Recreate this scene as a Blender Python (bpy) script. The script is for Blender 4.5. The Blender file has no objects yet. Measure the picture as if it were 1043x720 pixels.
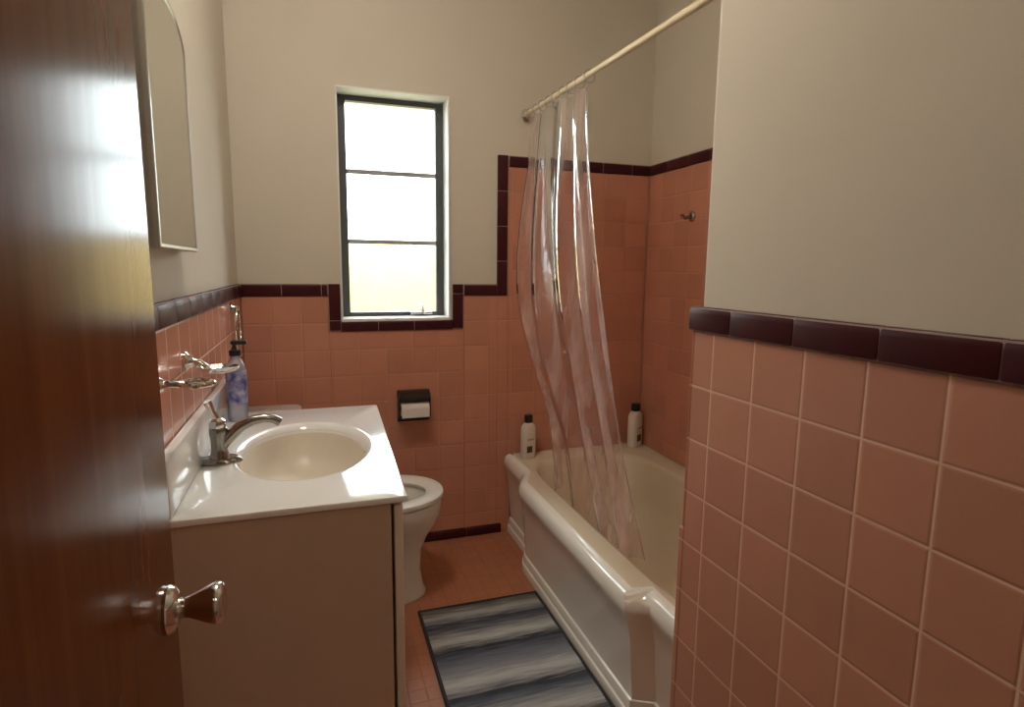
import bpy, bmesh, math, random
from mathutils import Vector, Matrix
random.seed(7)
S = bpy.context.scene
COL = S.collection
PI = math.pi

# ------------------------------------------------------------------ dimensions (metres)
D = 2.542          # tiled face of the window wall
XL = -0.28         # tiled face of the left wall
XR = 0.728         # tiled face of the near right wall
YA = 1.02          # where the near right wall ends and the tub alcove begins
XA = 1.53          # tiled face of the alcove's long wall
H = 2.54           # ceiling
YF = -0.08         # inner face of the doorway wall
TP = 0.1127        # tile pitch
ZT0, ZT1 = 1.124, 1.174      # maroon trim row
ZU0, ZU1 = 1.685, 1.733      # trim row over the tub

# ------------------------------------------------------------------ materials
def new_mat(name):
    m = bpy.data.materials.new(name); m.use_nodes = True
    nt = m.node_tree
    return m, nt, nt.nodes['Principled BSDF']

def N(nt, kind, **kw):
    n = nt.nodes.new(kind)
    for k, v in kw.items(): setattr(n, k, v)
    return n

def math_node(nt, op, a, b=None, clamp=False):
    n = N(nt, 'ShaderNodeMath', operation=op, use_clamp=clamp)
    for i, v in enumerate((a, b)):
        if v is None: continue
        if isinstance(v, (int, float)): n.inputs[i].default_value = v
        else: nt.links.new(v, n.inputs[i])
    return n.outputs[0]

def simple(name, col, rough=0.5, metal=0.0, spec=0.5, noise=0.0, nscale=20, bump=0.0, coat=0.0):
    m, nt, b = new_mat(name)
    b.inputs['Base Color'].default_value = (*col, 1)
    b.inputs['Roughness'].default_value = rough
    b.inputs['Metallic'].default_value = metal
    b.inputs['Specular IOR Level'].default_value = spec
    b.inputs['Coat Weight'].default_value = coat
    b.inputs['Coat Roughness'].default_value = 0.08
    if noise or bump:
        tc = N(nt, 'ShaderNodeTexCoord')
        tx = N(nt, 'ShaderNodeTexNoise'); tx.inputs['Scale'].default_value = nscale
        tx.inputs['Detail'].default_value = 4
        nt.links.new(tc.outputs['Object'], tx.inputs['Vector'])
        if noise:
            mx = N(nt, 'ShaderNodeMix', data_type='RGBA')
            mx.inputs[6].default_value = (*[c * (1 - noise) for c in col], 1)
            mx.inputs[7].default_value = (*[min(1, c * (1 + noise)) for c in col], 1)
            nt.links.new(tx.outputs['Fac'], mx.inputs[0])
            nt.links.new(mx.outputs[2], b.inputs['Base Color'])
        if bump:
            bp = N(nt, 'ShaderNodeBump'); bp.inputs['Strength'].default_value = bump
            bp.inputs['Distance'].default_value = 0.004
            nt.links.new(tx.outputs['Fac'], bp.inputs['Height'])
            nt.links.new(bp.outputs['Normal'], b.inputs['Normal'])
    return m

def tile_mat(name, axes, offs, pitch, col, grout, gw=0.0022, rough=0.22, var=0.07, bump=0.5, spec=0.5, drift=0.12):
    """square glazed tiles on a plane spanned by two object axes"""
    m, nt, b = new_mat(name)
    tc = N(nt, 'ShaderNodeTexCoord'); sp = N(nt, 'ShaderNodeSeparateXYZ')
    nt.links.new(tc.outputs['Object'], sp.inputs[0])
    ds, fl = [], []
    for ax, of in zip(axes, offs):
        v = math_node(nt, 'DIVIDE', math_node(nt, 'SUBTRACT', sp.outputs[ax], of), pitch)
        fr = math_node(nt, 'FRACT', v)
        fl.append(math_node(nt, 'FLOOR', v))
        d = math_node(nt, 'MINIMUM', fr, math_node(nt, 'SUBTRACT', 1.0, fr))
        ds.append(math_node(nt, 'MULTIPLY', d, pitch))
    dist = math_node(nt, 'MINIMUM', ds[0], ds[1])
    mr = N(nt, 'ShaderNodeMapRange', interpolation_type='SMOOTHSTEP')
    nt.links.new(dist, mr.inputs[0])
    mr.inputs[1].default_value = gw * 0.6; mr.inputs[2].default_value = gw * 1.3
    cb = N(nt, 'ShaderNodeCombineXYZ')
    nt.links.new(fl[0], cb.inputs[0]); nt.links.new(fl[1], cb.inputs[1])
    wn = N(nt, 'ShaderNodeTexWhiteNoise', noise_dimensions='3D')
    nt.links.new(cb.outputs[0], wn.inputs['Vector'])
    nz = N(nt, 'ShaderNodeTexNoise'); nz.inputs['Scale'].default_value = 9
    nt.links.new(tc.outputs['Object'], nz.inputs['Vector'])
    k = math_node(nt, 'ADD', math_node(nt, 'MULTIPLY', wn.outputs['Value'], var * 2),
                  math_node(nt, 'MULTIPLY', nz.outputs['Fac'], drift))
    k = math_node(nt, 'ADD', k, 1 - var - drift / 2)
    vm = N(nt, 'ShaderNodeVectorMath', operation='SCALE'); vm.inputs[0].default_value = col
    nt.links.new(k, vm.inputs['Scale'])
    mx = N(nt, 'ShaderNodeMix', data_type='RGBA')
    nt.links.new(mr.outputs[0], mx.inputs[0])
    mx.inputs[6].default_value = (*grout, 1)
    nt.links.new(vm.outputs[0], mx.inputs[7])
    nt.links.new(mx.outputs[2], b.inputs['Base Color'])
    rr = N(nt, 'ShaderNodeMapRange'); nt.links.new(mr.outputs[0], rr.inputs[0])
    rr.inputs[3].default_value = 0.85; rr.inputs[4].default_value = rough
    nt.links.new(rr.outputs[0], b.inputs['Roughness'])
    hr = N(nt, 'ShaderNodeMapRange', interpolation_type='SMOOTHSTEP'); nt.links.new(dist, hr.inputs[0])
    hr.inputs[1].default_value = gw * 0.5; hr.inputs[2].default_value = gw * 3
    hh = math_node(nt, 'ADD', hr.outputs[0], math_node(nt, 'MULTIPLY', nz.outputs['Fac'], 0.25))
    bp = N(nt, 'ShaderNodeBump'); bp.inputs['Strength'].default_value = bump
    bp.inputs['Distance'].default_value = 0.002
    nt.links.new(hh, bp.inputs['Height']); nt.links.new(bp.outputs['Normal'], b.inputs['Normal'])
    b.inputs['Specular IOR Level'].default_value = spec
    return m

PINK = (0.565, 0.25, 0.162)
GROUT = (0.66, 0.43, 0.33)
GROUT_DULL = (0.50, 0.25, 0.17)
M = {}
M['tile_near'] = tile_mat('pink tile near', (1, 2), (0.950, ZT0 - 10 * TP), TP, (0.56, 0.275, 0.19), (0.80, 0.56, 0.43), gw=0.0018, spec=0.35, rough=0.3, bump=0.35)
M['tile_left'] = tile_mat('pink tile left', (1, 2), (0.06, ZT0 - 10 * TP), TP, PINK, GROUT, gw=0.002)
M['tile_back'] = tile_mat('pink tile back', (0, 2), (XL, ZT0 - 10 * TP), TP, PINK, GROUT_DULL, gw=0.0016)
M['tile_tub'] = tile_mat('pink tile alcove', (1, 2), (D, ZU0 - 14 * TP), TP, PINK, GROUT_DULL, gw=0.0016)
M['tile_end'] = tile_mat('pink tile alcove end', (0, 2), (XA, ZU0 - 14 * TP), TP, PINK, GROUT_DULL, gw=0.0016)
M['floor'] = tile_mat('terracotta mosaic', (0, 1), (0.01, 0.02), 0.0525, (0.42, 0.165, 0.085), (0.37, 0.155, 0.085), gw=0.0013, rough=0.4, var=0.05, bump=0.25)
M['maroon'] = simple('maroon glaze', (0.060, 0.012, 0.015), 0.42, spec=0.14, noise=0.25, nscale=14)
M['grout'] = simple('grout', (0.46, 0.34, 0.30), 0.9, noise=0.1)
M['plaster'] = simple('cream plaster', (0.66, 0.602, 0.505), 0.75, noise=0.03, nscale=5, bump=0.08, spec=0.3)
M['ceiling'] = simple('ceiling paint', (0.74, 0.70, 0.62), 0.9)
M['white_paint'] = simple('white paint', (0.82, 0.82, 0.80), 0.45)
M['steel_dark'] = simple('dark window steel', (0.07, 0.075, 0.075), 0.45, 0.0)
M['steel_bloom'] = simple('bloom grey bar', (0.35, 0.35, 0.34), 0.45, 0.0)  # lighter than the frame steel: window bloom painted into the bars
M['chrome'] = simple('chrome', (0.74, 0.72, 0.70), 0.12, 1.0)
M['gunmetal'] = simple('worn nickel', (0.32, 0.30, 0.28), 0.2, 1.0)
M['porcelain'] = simple('porcelain', (0.80, 0.77, 0.70), 0.12, coat=0.4)
M['seat'] = simple('seat plastic', (0.83, 0.81, 0.76), 0.25)
M['water'] = simple('bowl water', (0.10, 0.10, 0.09), 0.03)
M['enamel_bounce'] = simple('tub enamel bounce tint', (0.74, 0.66, 0.50), 0.16, noise=0.04, nscale=6, coat=0.2)  # tan tint stands in for warm light bounced off the pink tile
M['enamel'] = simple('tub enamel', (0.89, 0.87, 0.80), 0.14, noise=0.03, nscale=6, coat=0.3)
M['marble'] = simple('cultured marble', (0.87, 0.88, 0.87), 0.08, noise=0.02, nscale=7, coat=0.5)
M['basin'] = simple('beige basin', (0.74, 0.67, 0.56), 0.35, noise=0.05, nscale=9)
M['cabinet'] = simple('cabinet laminate', (0.62, 0.50, 0.40), 0.45, noise=0.04, nscale=8)
M['cabinet_door'] = simple('cabinet door paint', (0.80, 0.75, 0.67), 0.4)
M['cabinet_gap'] = simple('gap shade and toe kick', (0.12, 0.06, 0.04), 0.8)
M['rod'] = simple('cream rod', (0.80, 0.70, 0.48), 0.3)
M['black'] = simple('black plastic', (0.012, 0.011, 0.012), 0.35)
M['black_glaze'] = simple('black glaze', (0.02, 0.012, 0.012), 0.15)
M['white_plastic'] = simple('white plastic', (0.78, 0.74, 0.68), 0.35)
M['label_dark'] = simple('dark label print', (0.09, 0.06, 0.035), 0.5)
M['label_grey'] = simple('grey label print', (0.45, 0.42, 0.36), 0.5)
def blotchy():
    m, nt, b = new_mat('blue and white label')
    tc = N(nt, 'ShaderNodeTexCoord'); tx = N(nt, 'ShaderNodeTexNoise'); tx.inputs['Scale'].default_value = 38
    nt.links.new(tc.outputs['Object'], tx.inputs['Vector'])
    cr = N(nt, 'ShaderNodeValToRGB'); e = cr.color_ramp.elements
    e[0].position = .40; e[0].color = (.06, .07, .30, 1); e[1].position = .68; e[1].color = (.50, .48, .62, 1)
    nt.links.new(tx.outputs['Fac'], cr.inputs[0]); nt.links.new(cr.outputs[0], b.inputs['Base Color'])
    b.inputs['Roughness'].default_value = .35
    return m
M['blue_label'] = blotchy()
M['paper'] = simple('toilet paper', (0.80, 0.76, 0.70), 0.95, bump=0.2, nscale=90)
M['card'] = simple('cardboard', (0.35, 0.22, 0.13), 0.9)
M['brass'] = simple('hinge brass', (0.45, 0.34, 0.18), 0.3, 1.0)
M['mirror'] = simple('mirror silver', (0.74, 0.78, 0.73), 0.03, 1.0)
M['mirror_frame'] = simple('satin frame', (0.50, 0.50, 0.47), 0.3, 0.6)
M['mirror_side'] = simple('grey side', (0.42, 0.42, 0.40), 0.5)
M['hall'] = simple('hall paint', (0.60, 0.50, 0.38), 0.85)
M['hall_floor'] = simple('hall floor', (0.25, 0.14, 0.07), 0.5, noise=0.2, nscale=6)

def wood_mat():
    m, nt, b = new_mat('varnished wood')
    tc = N(nt, 'ShaderNodeTexCoord'); mp = N(nt, 'ShaderNodeMapping')
    mp.inputs['Scale'].default_value = (1, 22, 0.9)
    nt.links.new(tc.outputs['Object'], mp.inputs[0])
    nz = N(nt, 'ShaderNodeTexNoise'); nz.inputs['Scale'].default_value = 2.2
    nz.inputs['Detail'].default_value = 7; nz.inputs['Distortion'].default_value = 0.1
    nt.links.new(mp.outputs[0], nz.inputs['Vector'])
    cr = N(nt, 'ShaderNodeValToRGB')
    e = cr.color_ramp.elements
    e[0].position = 0.25; e[0].color = (0.13, 0.036, 0.010, 1)
    e[1].position = 0.8; e[1].color = (0.20, 0.062, 0.017, 1)
    nt.links.new(nz.outputs['Fac'], cr.inputs[0]); nt.links.new(cr.outputs[0], b.inputs['Base Color'])
    mp2 = N(nt, 'ShaderNodeMapping'); mp2.inputs['Scale'].default_value = (1, 38, 1.2)
    nt.links.new(tc.outputs['Object'], mp2.inputs[0])
    n2 = N(nt, 'ShaderNodeTexNoise'); n2.inputs['Scale'].default_value = 1.6; n2.inputs['Detail'].default_value = 3
    nt.links.new(mp2.outputs[0], n2.inputs['Vector'])
    bp = N(nt, 'ShaderNodeBump'); bp.inputs['Strength'].default_value = 0.06; bp.inputs['Distance'].default_value = 0.001
    nt.links.new(n2.outputs['Fac'], bp.inputs['Height']); nt.links.new(bp.outputs['Normal'], b.inputs['Normal'])
    b.inputs['Roughness'].default_value = 0.18
    b.inputs['IOR'].default_value = 1.29
    b.inputs['Specular IOR Level'].default_value = 0.3
    return m
M['wood'] = wood_mat()

def rug_mat(y0, y1):
    m, nt, b = new_mat('striped rug weave')
    tc = N(nt, 'ShaderNodeTexCoord'); sp = N(nt, 'ShaderNodeSeparateXYZ')
    nt.links.new(tc.outputs['Object'], sp.inputs[0])
    mp = N(nt, 'ShaderNodeMapping'); mp.inputs['Scale'].default_value = (9, 90, 1)
    nt.links.new(tc.outputs['Object'], mp.inputs[0])
    nz = N(nt, 'ShaderNodeTexNoise'); nz.inputs['Scale'].default_value = 1.0; nz.inputs['Detail'].default_value = 5
    nt.links.new(mp.outputs[0], nz.inputs['Vector'])
    # position along the rug from its far end, with a streaky wobble
    t = math_node(nt, 'SUBTRACT', y1, sp.outputs[1])
    t = math_node(nt, 'ADD', t, math_node(nt, 'MULTIPLY', math_node(nt, 'SUBTRACT', nz.outputs['Fac'], 0.5), 0.075))
    t = math_node(nt, 'DIVIDE', t, 0.76, clamp=True)
    cr = N(nt, 'ShaderNodeValToRGB'); el = cr.color_ramp.elements
    stops = [(0.0, (0.086, 0.078, 0.07)), (0.045, (0.175, 0.164, 0.148)), (0.085, (0.384, 0.384, 0.373)), (0.125, (0.189, 0.194, 0.205)),
             (0.155, (0.052, 0.054, 0.074)), (0.20, (0.127, 0.132, 0.155)), (0.235, (0.276, 0.276, 0.276)), (0.275, (0.461, 0.467, 0.461)),
             (0.31, (0.256, 0.256, 0.251)), (0.345, (0.038, 0.038, 0.044)), (0.385, (0.102, 0.107, 0.14)), (0.44, (0.17, 0.181, 0.22)),
             (0.50, (0.281, 0.286, 0.297)), (0.545, (0.481, 0.486, 0.486)), (0.59, (0.277, 0.277, 0.283)), (0.625, (0.045, 0.048, 0.059)),
             (0.67, (0.116, 0.132, 0.166)), (0.72, (0.281, 0.286, 0.297)), (0.77, (0.459, 0.459, 0.453)), (0.82, (0.076, 0.076, 0.087)),
             (0.88, (0.174, 0.18, 0.207)), (0.94, (0.385, 0.385, 0.38)), (1.0, (0.08, 0.075, 0.075))]
    el[0].position, el[0].color = stops[0][0], (*stops[0][1], 1)
    el[1].position, el[1].color = stops[-1][0], (*stops[-1][1], 1)
    for p, c in stops[1:-1]:
        q = el.new(p); q.color = (*c, 1)
    nt.links.new(t, cr.inputs[0])
    nt.links.new(cr.outputs[0], b.inputs['Base Color'])
    b.inputs['Roughness'].default_value = 0.95; b.inputs['Specular IOR Level'].default_value = 0.1
    n3 = N(nt, 'ShaderNodeTexNoise'); n3.inputs['Scale'].default_value = 260
    nt.links.new(tc.outputs['Object'], n3.inputs['Vector'])
    bp = N(nt, 'ShaderNodeBump'); bp.inputs['Strength'].default_value = 0.5; bp.inputs['Distance'].default_value = 0.003
    nt.links.new(n3.outputs['Fac'], bp.inputs['Height']); nt.links.new(bp.outputs['Normal'], b.inputs['Normal'])
    return m
M['rug_border'] = simple('rug binding', (0.035, 0.032, 0.035), 0.95, noise=0.3, nscale=120)

def clear_mat(name, tint, gloss, trans, haze, rough=0.06, bump=0.0):
    """thin clear sheet: mostly see-through, a glossy skin and a little milky haze"""
    m = bpy.data.materials.new(name); m.use_nodes = True
    nt = m.node_tree; nt.nodes.clear()
    out = N(nt, 'ShaderNodeOutputMaterial')
    tr = N(nt, 'ShaderNodeBsdfTransparent'); tr.inputs[0].default_value = (*tint, 1)
    gl = N(nt, 'ShaderNodeBsdfGlossy'); gl.inputs['Roughness'].default_value = rough
    df = N(nt, 'ShaderNodeBsdfDiffuse'); df.inputs[0].default_value = (*trans, 1)
    tl = N(nt, 'ShaderNodeBsdfTranslucent'); tl.inputs[0].default_value = (*trans, 1)
    md = N(nt, 'ShaderNodeMixShader'); md.inputs[0].default_value = 0.5
    nt.links.new(df.outputs[0], md.inputs[1]); nt.links.new(tl.outputs[0], md.inputs[2])
    m1 = N(nt, 'ShaderNodeMixShader'); m1.inputs[0].default_value = haze
    if bump:
        tc0 = N(nt, 'ShaderNodeTexCoord'); mp0 = N(nt, 'ShaderNodeMapping'); mp0.inputs['Scale'].default_value = (9, 9, 1.1)
        nt.links.new(tc0.outputs['Object'], mp0.inputs[0])
        t0 = N(nt, 'ShaderNodeTexNoise'); t0.inputs['Scale'].default_value = 1.6; t0.inputs['Detail'].default_value = 3
        nt.links.new(mp0.outputs[0], t0.inputs['Vector'])
        r0 = N(nt, 'ShaderNodeMapRange'); nt.links.new(t0.outputs['Fac'], r0.inputs[0])
        r0.inputs[1].default_value = .35; r0.inputs[2].default_value = .68
        r0.inputs[3].default_value = haze * .35; r0.inputs[4].default_value = haze * 1.7
        nt.links.new(r0.outputs[0], m1.inputs[0])
    nt.links.new(tr.outputs[0], m1.inputs[1]); nt.links.new(md.outputs[0], m1.inputs[2])
    fr = N(nt, 'ShaderNodeLayerWeight'); fr.inputs[0].default_value = gloss
    m2 = N(nt, 'ShaderNodeMixShader')
    nt.links.new(fr.outputs['Fresnel'], m2.inputs[0])
    nt.links.new(m1.outputs[0], m2.inputs[1]); nt.links.new(gl.outputs[0], m2.inputs[2])
    if bump:
        tc = N(nt, 'ShaderNodeTexCoord'); tx = N(nt, 'ShaderNodeTexNoise'); tx.inputs['Scale'].default_value = 14
        nt.links.new(tc.outputs['Object'], tx.inputs['Vector'])
        bp = N(nt, 'ShaderNodeBump'); bp.inputs['Strength'].default_value = bump; bp.inputs['Distance'].default_value = 0.01
        nt.links.new(tx.outputs['Fac'], bp.inputs['Height'])
        nt.links.new(bp.outputs['Normal'], gl.inputs['Normal'])
    nt.links.new(m2.outputs[0], out.inputs[0])
    return m
M['vinyl'] = clear_mat('clear vinyl', (1.0, 0.97, 0.96), 0.12, (0.92, 0.76, 0.73), 0.30, 0.12, bump=0.2)
M['glass'] = clear_mat('window glass', (0.97, 0.99, 0.98), 0.12, (0.9, 0.9, 0.9), 0.02, 0.02)
M['bottle_clear'] = clear_mat('clear bottle', (0.92, 0.93, 0.97), 0.3, (0.80, 0.78, 0.85), 0.45, 0.06)

# ------------------------------------------------------------------ mesh helpers
def box(bm, x0, x1, y0, y1, z0, z1, bev=0.0, seg=2):
    r = bmesh.ops.create_cube(bm, size=1.0)
    vs = r['verts']
    for v in vs:
        v.co = Vector((x0 + (v.co.x + .5) * (x1 - x0), y0 + (v.co.y + .5) * (y1 - y0), z0 + (v.co.z + .5) * (z1 - z0)))
    if bev > 0:
        es = list({e for v in vs for e in v.link_edges})
        bmesh.ops.bevel(bm, geom=es, offset=bev, segments=seg, profile=0.5, affect='EDGES')

def nb(): return bmesh.new()

def basis(axis):
    w = Vector(axis).normalized()
    u = Vector((0, 0, 1)).cross(w)
    if u.length < 1e-4: u = Vector((1, 0, 0))
    u.normalize(); v = w.cross(u)
    return u, v, w

def lathe(bm, base, axis, prof, n=32, sx=1.0, sy=1.0):
    """prof: (distance along axis, radius) from one end to the other, closed by caps"""
    base = Vector(base); u, v, w = basis(axis)
    rings = []
    for d, r in prof:
        rings.append([bm.verts.new(base + w * d + (u * math.cos(2 * PI * i / n) * sx + v * math.sin(2 * PI * i / n) * sy) * r) for i in range(n)])
    for a, b in zip(rings, rings[1:]):
        for i in range(n):
            bm.faces.new((a[i], a[(i + 1) % n], b[(i + 1) % n], b[i]))
    bm.faces.new(rings[0][::-1]); bm.faces.new(rings[-1])

def tube(bm, pts, rad, n=12, closed=False):
    pts = [Vector(p) for p in pts]
    rs = rad if isinstance(rad, (list, tuple)) else [rad] * len(pts)
    rings = []; ref = None
    L = len(pts)
    for i, p in enumerate(pts):
        if closed: t = pts[(i + 1) % L] - pts[i - 1]
        else: t = pts[min(i + 1, L - 1)] - pts[max(i - 1, 0)]
        t.normalize()
        if ref is None:
            ref = Vector((0, 0, 1)) if abs(t.z) < 0.9 else Vector((1, 0, 0))
        u = (ref - t * ref.dot(t)).normalized(); ref = u
        v = t.cross(u)
        rings.append([bm.verts.new(p + (u * math.cos(2 * PI * k / n) + v * math.sin(2 * PI * k / n)) * rs[i]) for k in range(n)])
    pairs = list(zip(rings, rings[1:]))
    if closed: pairs.append((rings[-1], rings[0]))
    for a, b in pairs:
        for k in range(n):
            bm.faces.new((a[k], a[(k + 1) % n], b[(k + 1) % n], b[k]))
    if not closed:
        bm.faces.new(rings[0][::-1]); bm.faces.new(rings[-1])

def loft(bm, rings, cap0=True, cap1=True):
    R = [[bm.verts.new(p) for p in r] for r in rings]
    n = len(R[0])
    for a, b in zip(R, R[1:]):
        for i in range(n):
            bm.faces.new((a[i], a[(i + 1) % n], b[(i + 1) % n], b[i]))
    if cap0: bm.faces.new(R[0][::-1])
    if cap1: bm.faces.new(R[-1])
    return R

def prism(bm, outline, axis_vec):
    """closed outline (3D points) extruded by a vector"""
    a = [bm.verts.new(p) for p in outline]
    b = [bm.verts.new(Vector(p) + Vector(axis_vec)) for p in outline]
    n = len(a)
    for i in range(n): bm.faces.new((a[i], a[(i + 1) % n], b[(i + 1) % n], b[i]))
    bm.faces.new(a[::-1]); bm.faces.new(b)

def root_loc(o):
    v = Vector((0, 0, 0))
    while o is not None:
        v += o.location; o = o.parent
    return v

def obj(name, bm, mat, parent=None, smooth=True, label=None, loc=None, angle=35):
    """links the bmesh (given in world coordinates) as one mesh object"""
    bmesh.ops.recalc_face_normals(bm, faces=bm.faces[:])
    me = bpy.data.meshes.new(name)
    off = root_loc(parent) if parent is not None else Vector(loc or (0, 0, 0))
    bmesh.ops.translate(bm, verts=bm.verts[:], vec=-off)
    bm.to_mesh(me); bm.free()
    for p in me.polygons: p.use_smooth = smooth
    if smooth:
        me.set_sharp_from_angle(angle=math.radians(angle))
    me.materials.append(mat)
    o = bpy.data.objects.new(name, me); COL.objects.link(o)
    if parent is not None: o.parent = parent
    elif loc is not None: o.location = loc
    if label: o['label'] = label
    return o

def thing(name, label, cat, loc, group=None):
    o = bpy.data.objects.new(name, None); COL.objects.link(o)
    o.location = loc; o['label'] = label; o['category'] = cat
    o.empty_display_size = 0.05
    if group: o['group'] = group
    return o

def tag(o, label, cat, group=None):
    o['label'] = label; o['category'] = cat
    if group: o['group'] = group
    return o

def struct(o, label=None, cat=None):
    o['kind'] = 'structure'
    if label: o['label'] = label
    if cat: o['category'] = cat
    return o

# ------------------------------------------------------------------ the room shell
bm = nb(); box(bm, -0.40, 1.66, -0.20, D + 0.20, -0.10, 0.0)
struct(obj('floor', bm, M['floor'], smooth=False), 'terracotta mosaic tile floor of the bathroom', 'floor')
bm = nb(); box(bm, -1.3, 1.70, -1.8, D + 0.26, H, H + 0.12)
struct(obj('ceiling', bm, M['ceiling'], smooth=False), 'plain painted bathroom ceiling', 'ceiling')

PT = 0.008   # plaster sits this far behind the tile face
bm = nb(); box(bm, XL - PT - 0.12, XL - PT, -0.20, D + 0.26, 0, H)
wall_left = struct(obj('wall_left', bm, M['plaster'], smooth=False), 'cream wall behind the vanity with pink tile below', 'wall')

# window wall: four blocks around the opening
WX0, WX1, WZ0, WZ1 = 0.102, 0.560, 1.020, 1.952
bm = nb()
y0, y1 = D + PT, D + 0.24
x0, x1 = XL - PT, XA + 0.12
box(bm, x0, WX0, y0, y1, 0, H); box(bm, WX1, x1, y0, y1, 0, H)
box(bm, WX0, WX1, y0, y1, 0, WZ0); box(bm, WX0, WX1, y0, y1, WZ1, H)
wall_back = struct(obj('wall_back', bm, M['plaster'], smooth=False), 'window wall with cream plaster over pink tile', 'wall')

# near right wall: one solid block with a rounded arris towards the tub alcove
bm = nb()
r = 0.022; pts = [(XR + PT, YF - 0.12, 0), (XA + 0.12, YF - 0.12, 0), (XA + 0.12, YA - PT, 0)]
cx, cy = XR + PT + r, YA - PT - r
for i in range(9):
    a = PI / 2 + (PI / 2) * i / 8
    pts.append((cx + r * math.cos(a), cy + r * math.sin(a), 0))
prism(bm, pts, (0, 0, H))
wall_right = struct(obj('wall_right', bm, M['plaster'], angle=50), 'near right wall with pink tile under a maroon cap row', 'wall')

bm = nb(); box(bm, XA + PT, XA + PT + 0.12, YA - PT, D + 0.24, 0, H)
wall_alcove = struct(obj('wall_alcove', bm, M['plaster'], smooth=False), 'long wall of the tub alcove, tiled high', 'wall')

# doorway wall behind the camera and the hall beyond it
bm = nb()
DX0, DX1, DZ = -0.185, 0.560, 2.06
box(bm, XL - PT, DX0, YF - 0.12, YF, 0, H); box(bm, DX1, XR + PT, YF - 0.12, YF, 0, H)
box(bm, DX0, DX1, YF - 0.12, YF, DZ, H)
wall_front = struct(obj('wall_front', bm, M['plaster'], smooth=False), 'wall with the doorway into the hall', 'wall')
bm = nb()
box(bm, -1.3, 1.70, -1.80, -1.70, 0, H); box(bm, -1.3, -1.2, -1.70, -0.20, 0, H); box(bm, 1.6, 1.7, -1.70, -0.20, 0, H)
box(bm, -1.2, XL - PT - 0.12, -0.26, -0.20, 0, H)
struct(obj('wall_hall', bm, M['hall'], smooth=False), 'tan walls of the hall outside the bathroom', 'wall')
bm = nb(); box(bm, -1.3, 1.70, -1.80, -0.20, -0.10, 0.0)
struct(obj('floor_hall', bm, M['hall_floor'], smooth=False), 'brown hall floor', 'floor')

# ---- tile cladding (parts of their walls)
def clad(name, mat, parent, *boxes):
    bm = nb()
    for b in boxes: box(bm, *b, bev=0.0025, seg=1)
    return obj(name, bm, mat, parent, smooth=False)
e = 0.0
clad('tile_cladding', M['tile_left'], wall_left, (XL - PT, XL, YF, D, 0, ZT0))
VX0, VX1 = 0.775, 0.825       # upright maroon row beside the tub
clad('tile_cladding', M['tile_back'], wall_back,
     (XL, 0.050, D, D + PT, 0, ZT0), (0.050, 0.620, D, D + PT, 0, 0.98), (0.620, VX0, D, D + PT, 0, ZT0),
     (VX0, VX1, D, D + PT, 0, ZT0), (VX1, XA, D, D + PT, 0, ZU0))
clad('tile_cladding', M['tile_tub'], wall_alcove, (XA, XA + PT, YA, D, 0, ZU0))
clad('tile_cladding', M['tile_near'], wall_right, (XR, XR + PT, YF, YA - PT, 0, ZT0), (XR, XR + 0.03, YA - PT, YA, 0.70, ZT0), (XR, XR + 0.03, YA - PT, YA + 0.009, 0, 0.70))
clad('end_tile_cladding', M['tile_end'], wall_right, (XR + 0.03, XA, YA - PT, YA, 0, ZU0))

# ---- maroon cap rows: separate glazed tiles with a rounded face, in one mesh per wall
def cap_run(bm, p0, p1, nrm, up, h, t=0.007, L=0.152, gap=0.0024, first=None):
    """tiles from p0 to p1 (lower edge), nrm out of the wall, up across the row, h its height"""
    p0, p1, nrm, up = Vector(p0), Vector(p1), Vector(nrm), Vector(up)
    d = (p1 - p0); tot = d.length; d.normalize()
    s = 0.0; k = 0
    prof = [(-PT, 0.001), (t * .45, 0.001), (t * .85, h * .05), (t, h * .16), (t, h * .70), (t * .82, h * .88), (t * .35, h * .98), (-PT, h - .001)]
    while s < tot - 1e-4:
        l = first if (k == 0 and first) else L
        l = min(l, tot - s)
        if tot - (s + l) < 0.02: l = tot - s
        a, b = s + gap / 2, s + l - gap / 2
        q = 0.002
        rings = []
        for ss, kk in ((a, .9), (a + q, 1.0), (b - q, 1.0), (b, .9)):
            rings.append([p0 + d * ss + nrm * (o * kk if o > 0 else o) + up * (h / 2 + (z - h / 2) * (0.97 if kk < 1 else 1)) for o, z in prof])
        loft(bm, rings)
        s += l; k += 1

def grout_strip(bm, x0, x1, y0, y1, z0, z1): box(bm, x0, x1, y0, y1, z0, z1)

# left wall
bm = nb(); cap_run(bm, (XL, D, ZT0), (XL, YF, ZT0), (1, 0, 0), (0, 0, 1), ZT1 - ZT0, first=0.10)
cl = obj('cap_tiles', bm, M['maroon'], wall_left, label='maroon cap tile row')
bm = nb(); box(bm, XL - PT, XL + .0048, YF, D, ZT0 + .001, ZT1 - .002); obj('cap_grout', bm, M['grout'], wall_left, smooth=False)
# near right wall
bm = nb(); cap_run(bm, (XR, YA + .004, ZT0), (XR, YF, ZT0), (-1, 0, 0), (0, 0, 1), ZT1 - ZT0, first=0.125)
obj('cap_tiles', bm, M['maroon'], wall_right, label='maroon cap tile row')
bm = nb(); box(bm, XR - .0048, XR + PT, YF, YA, ZT0 + .001, ZT1 - .002); obj('cap_grout', bm, M['grout'], wall_right, smooth=False)
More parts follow.
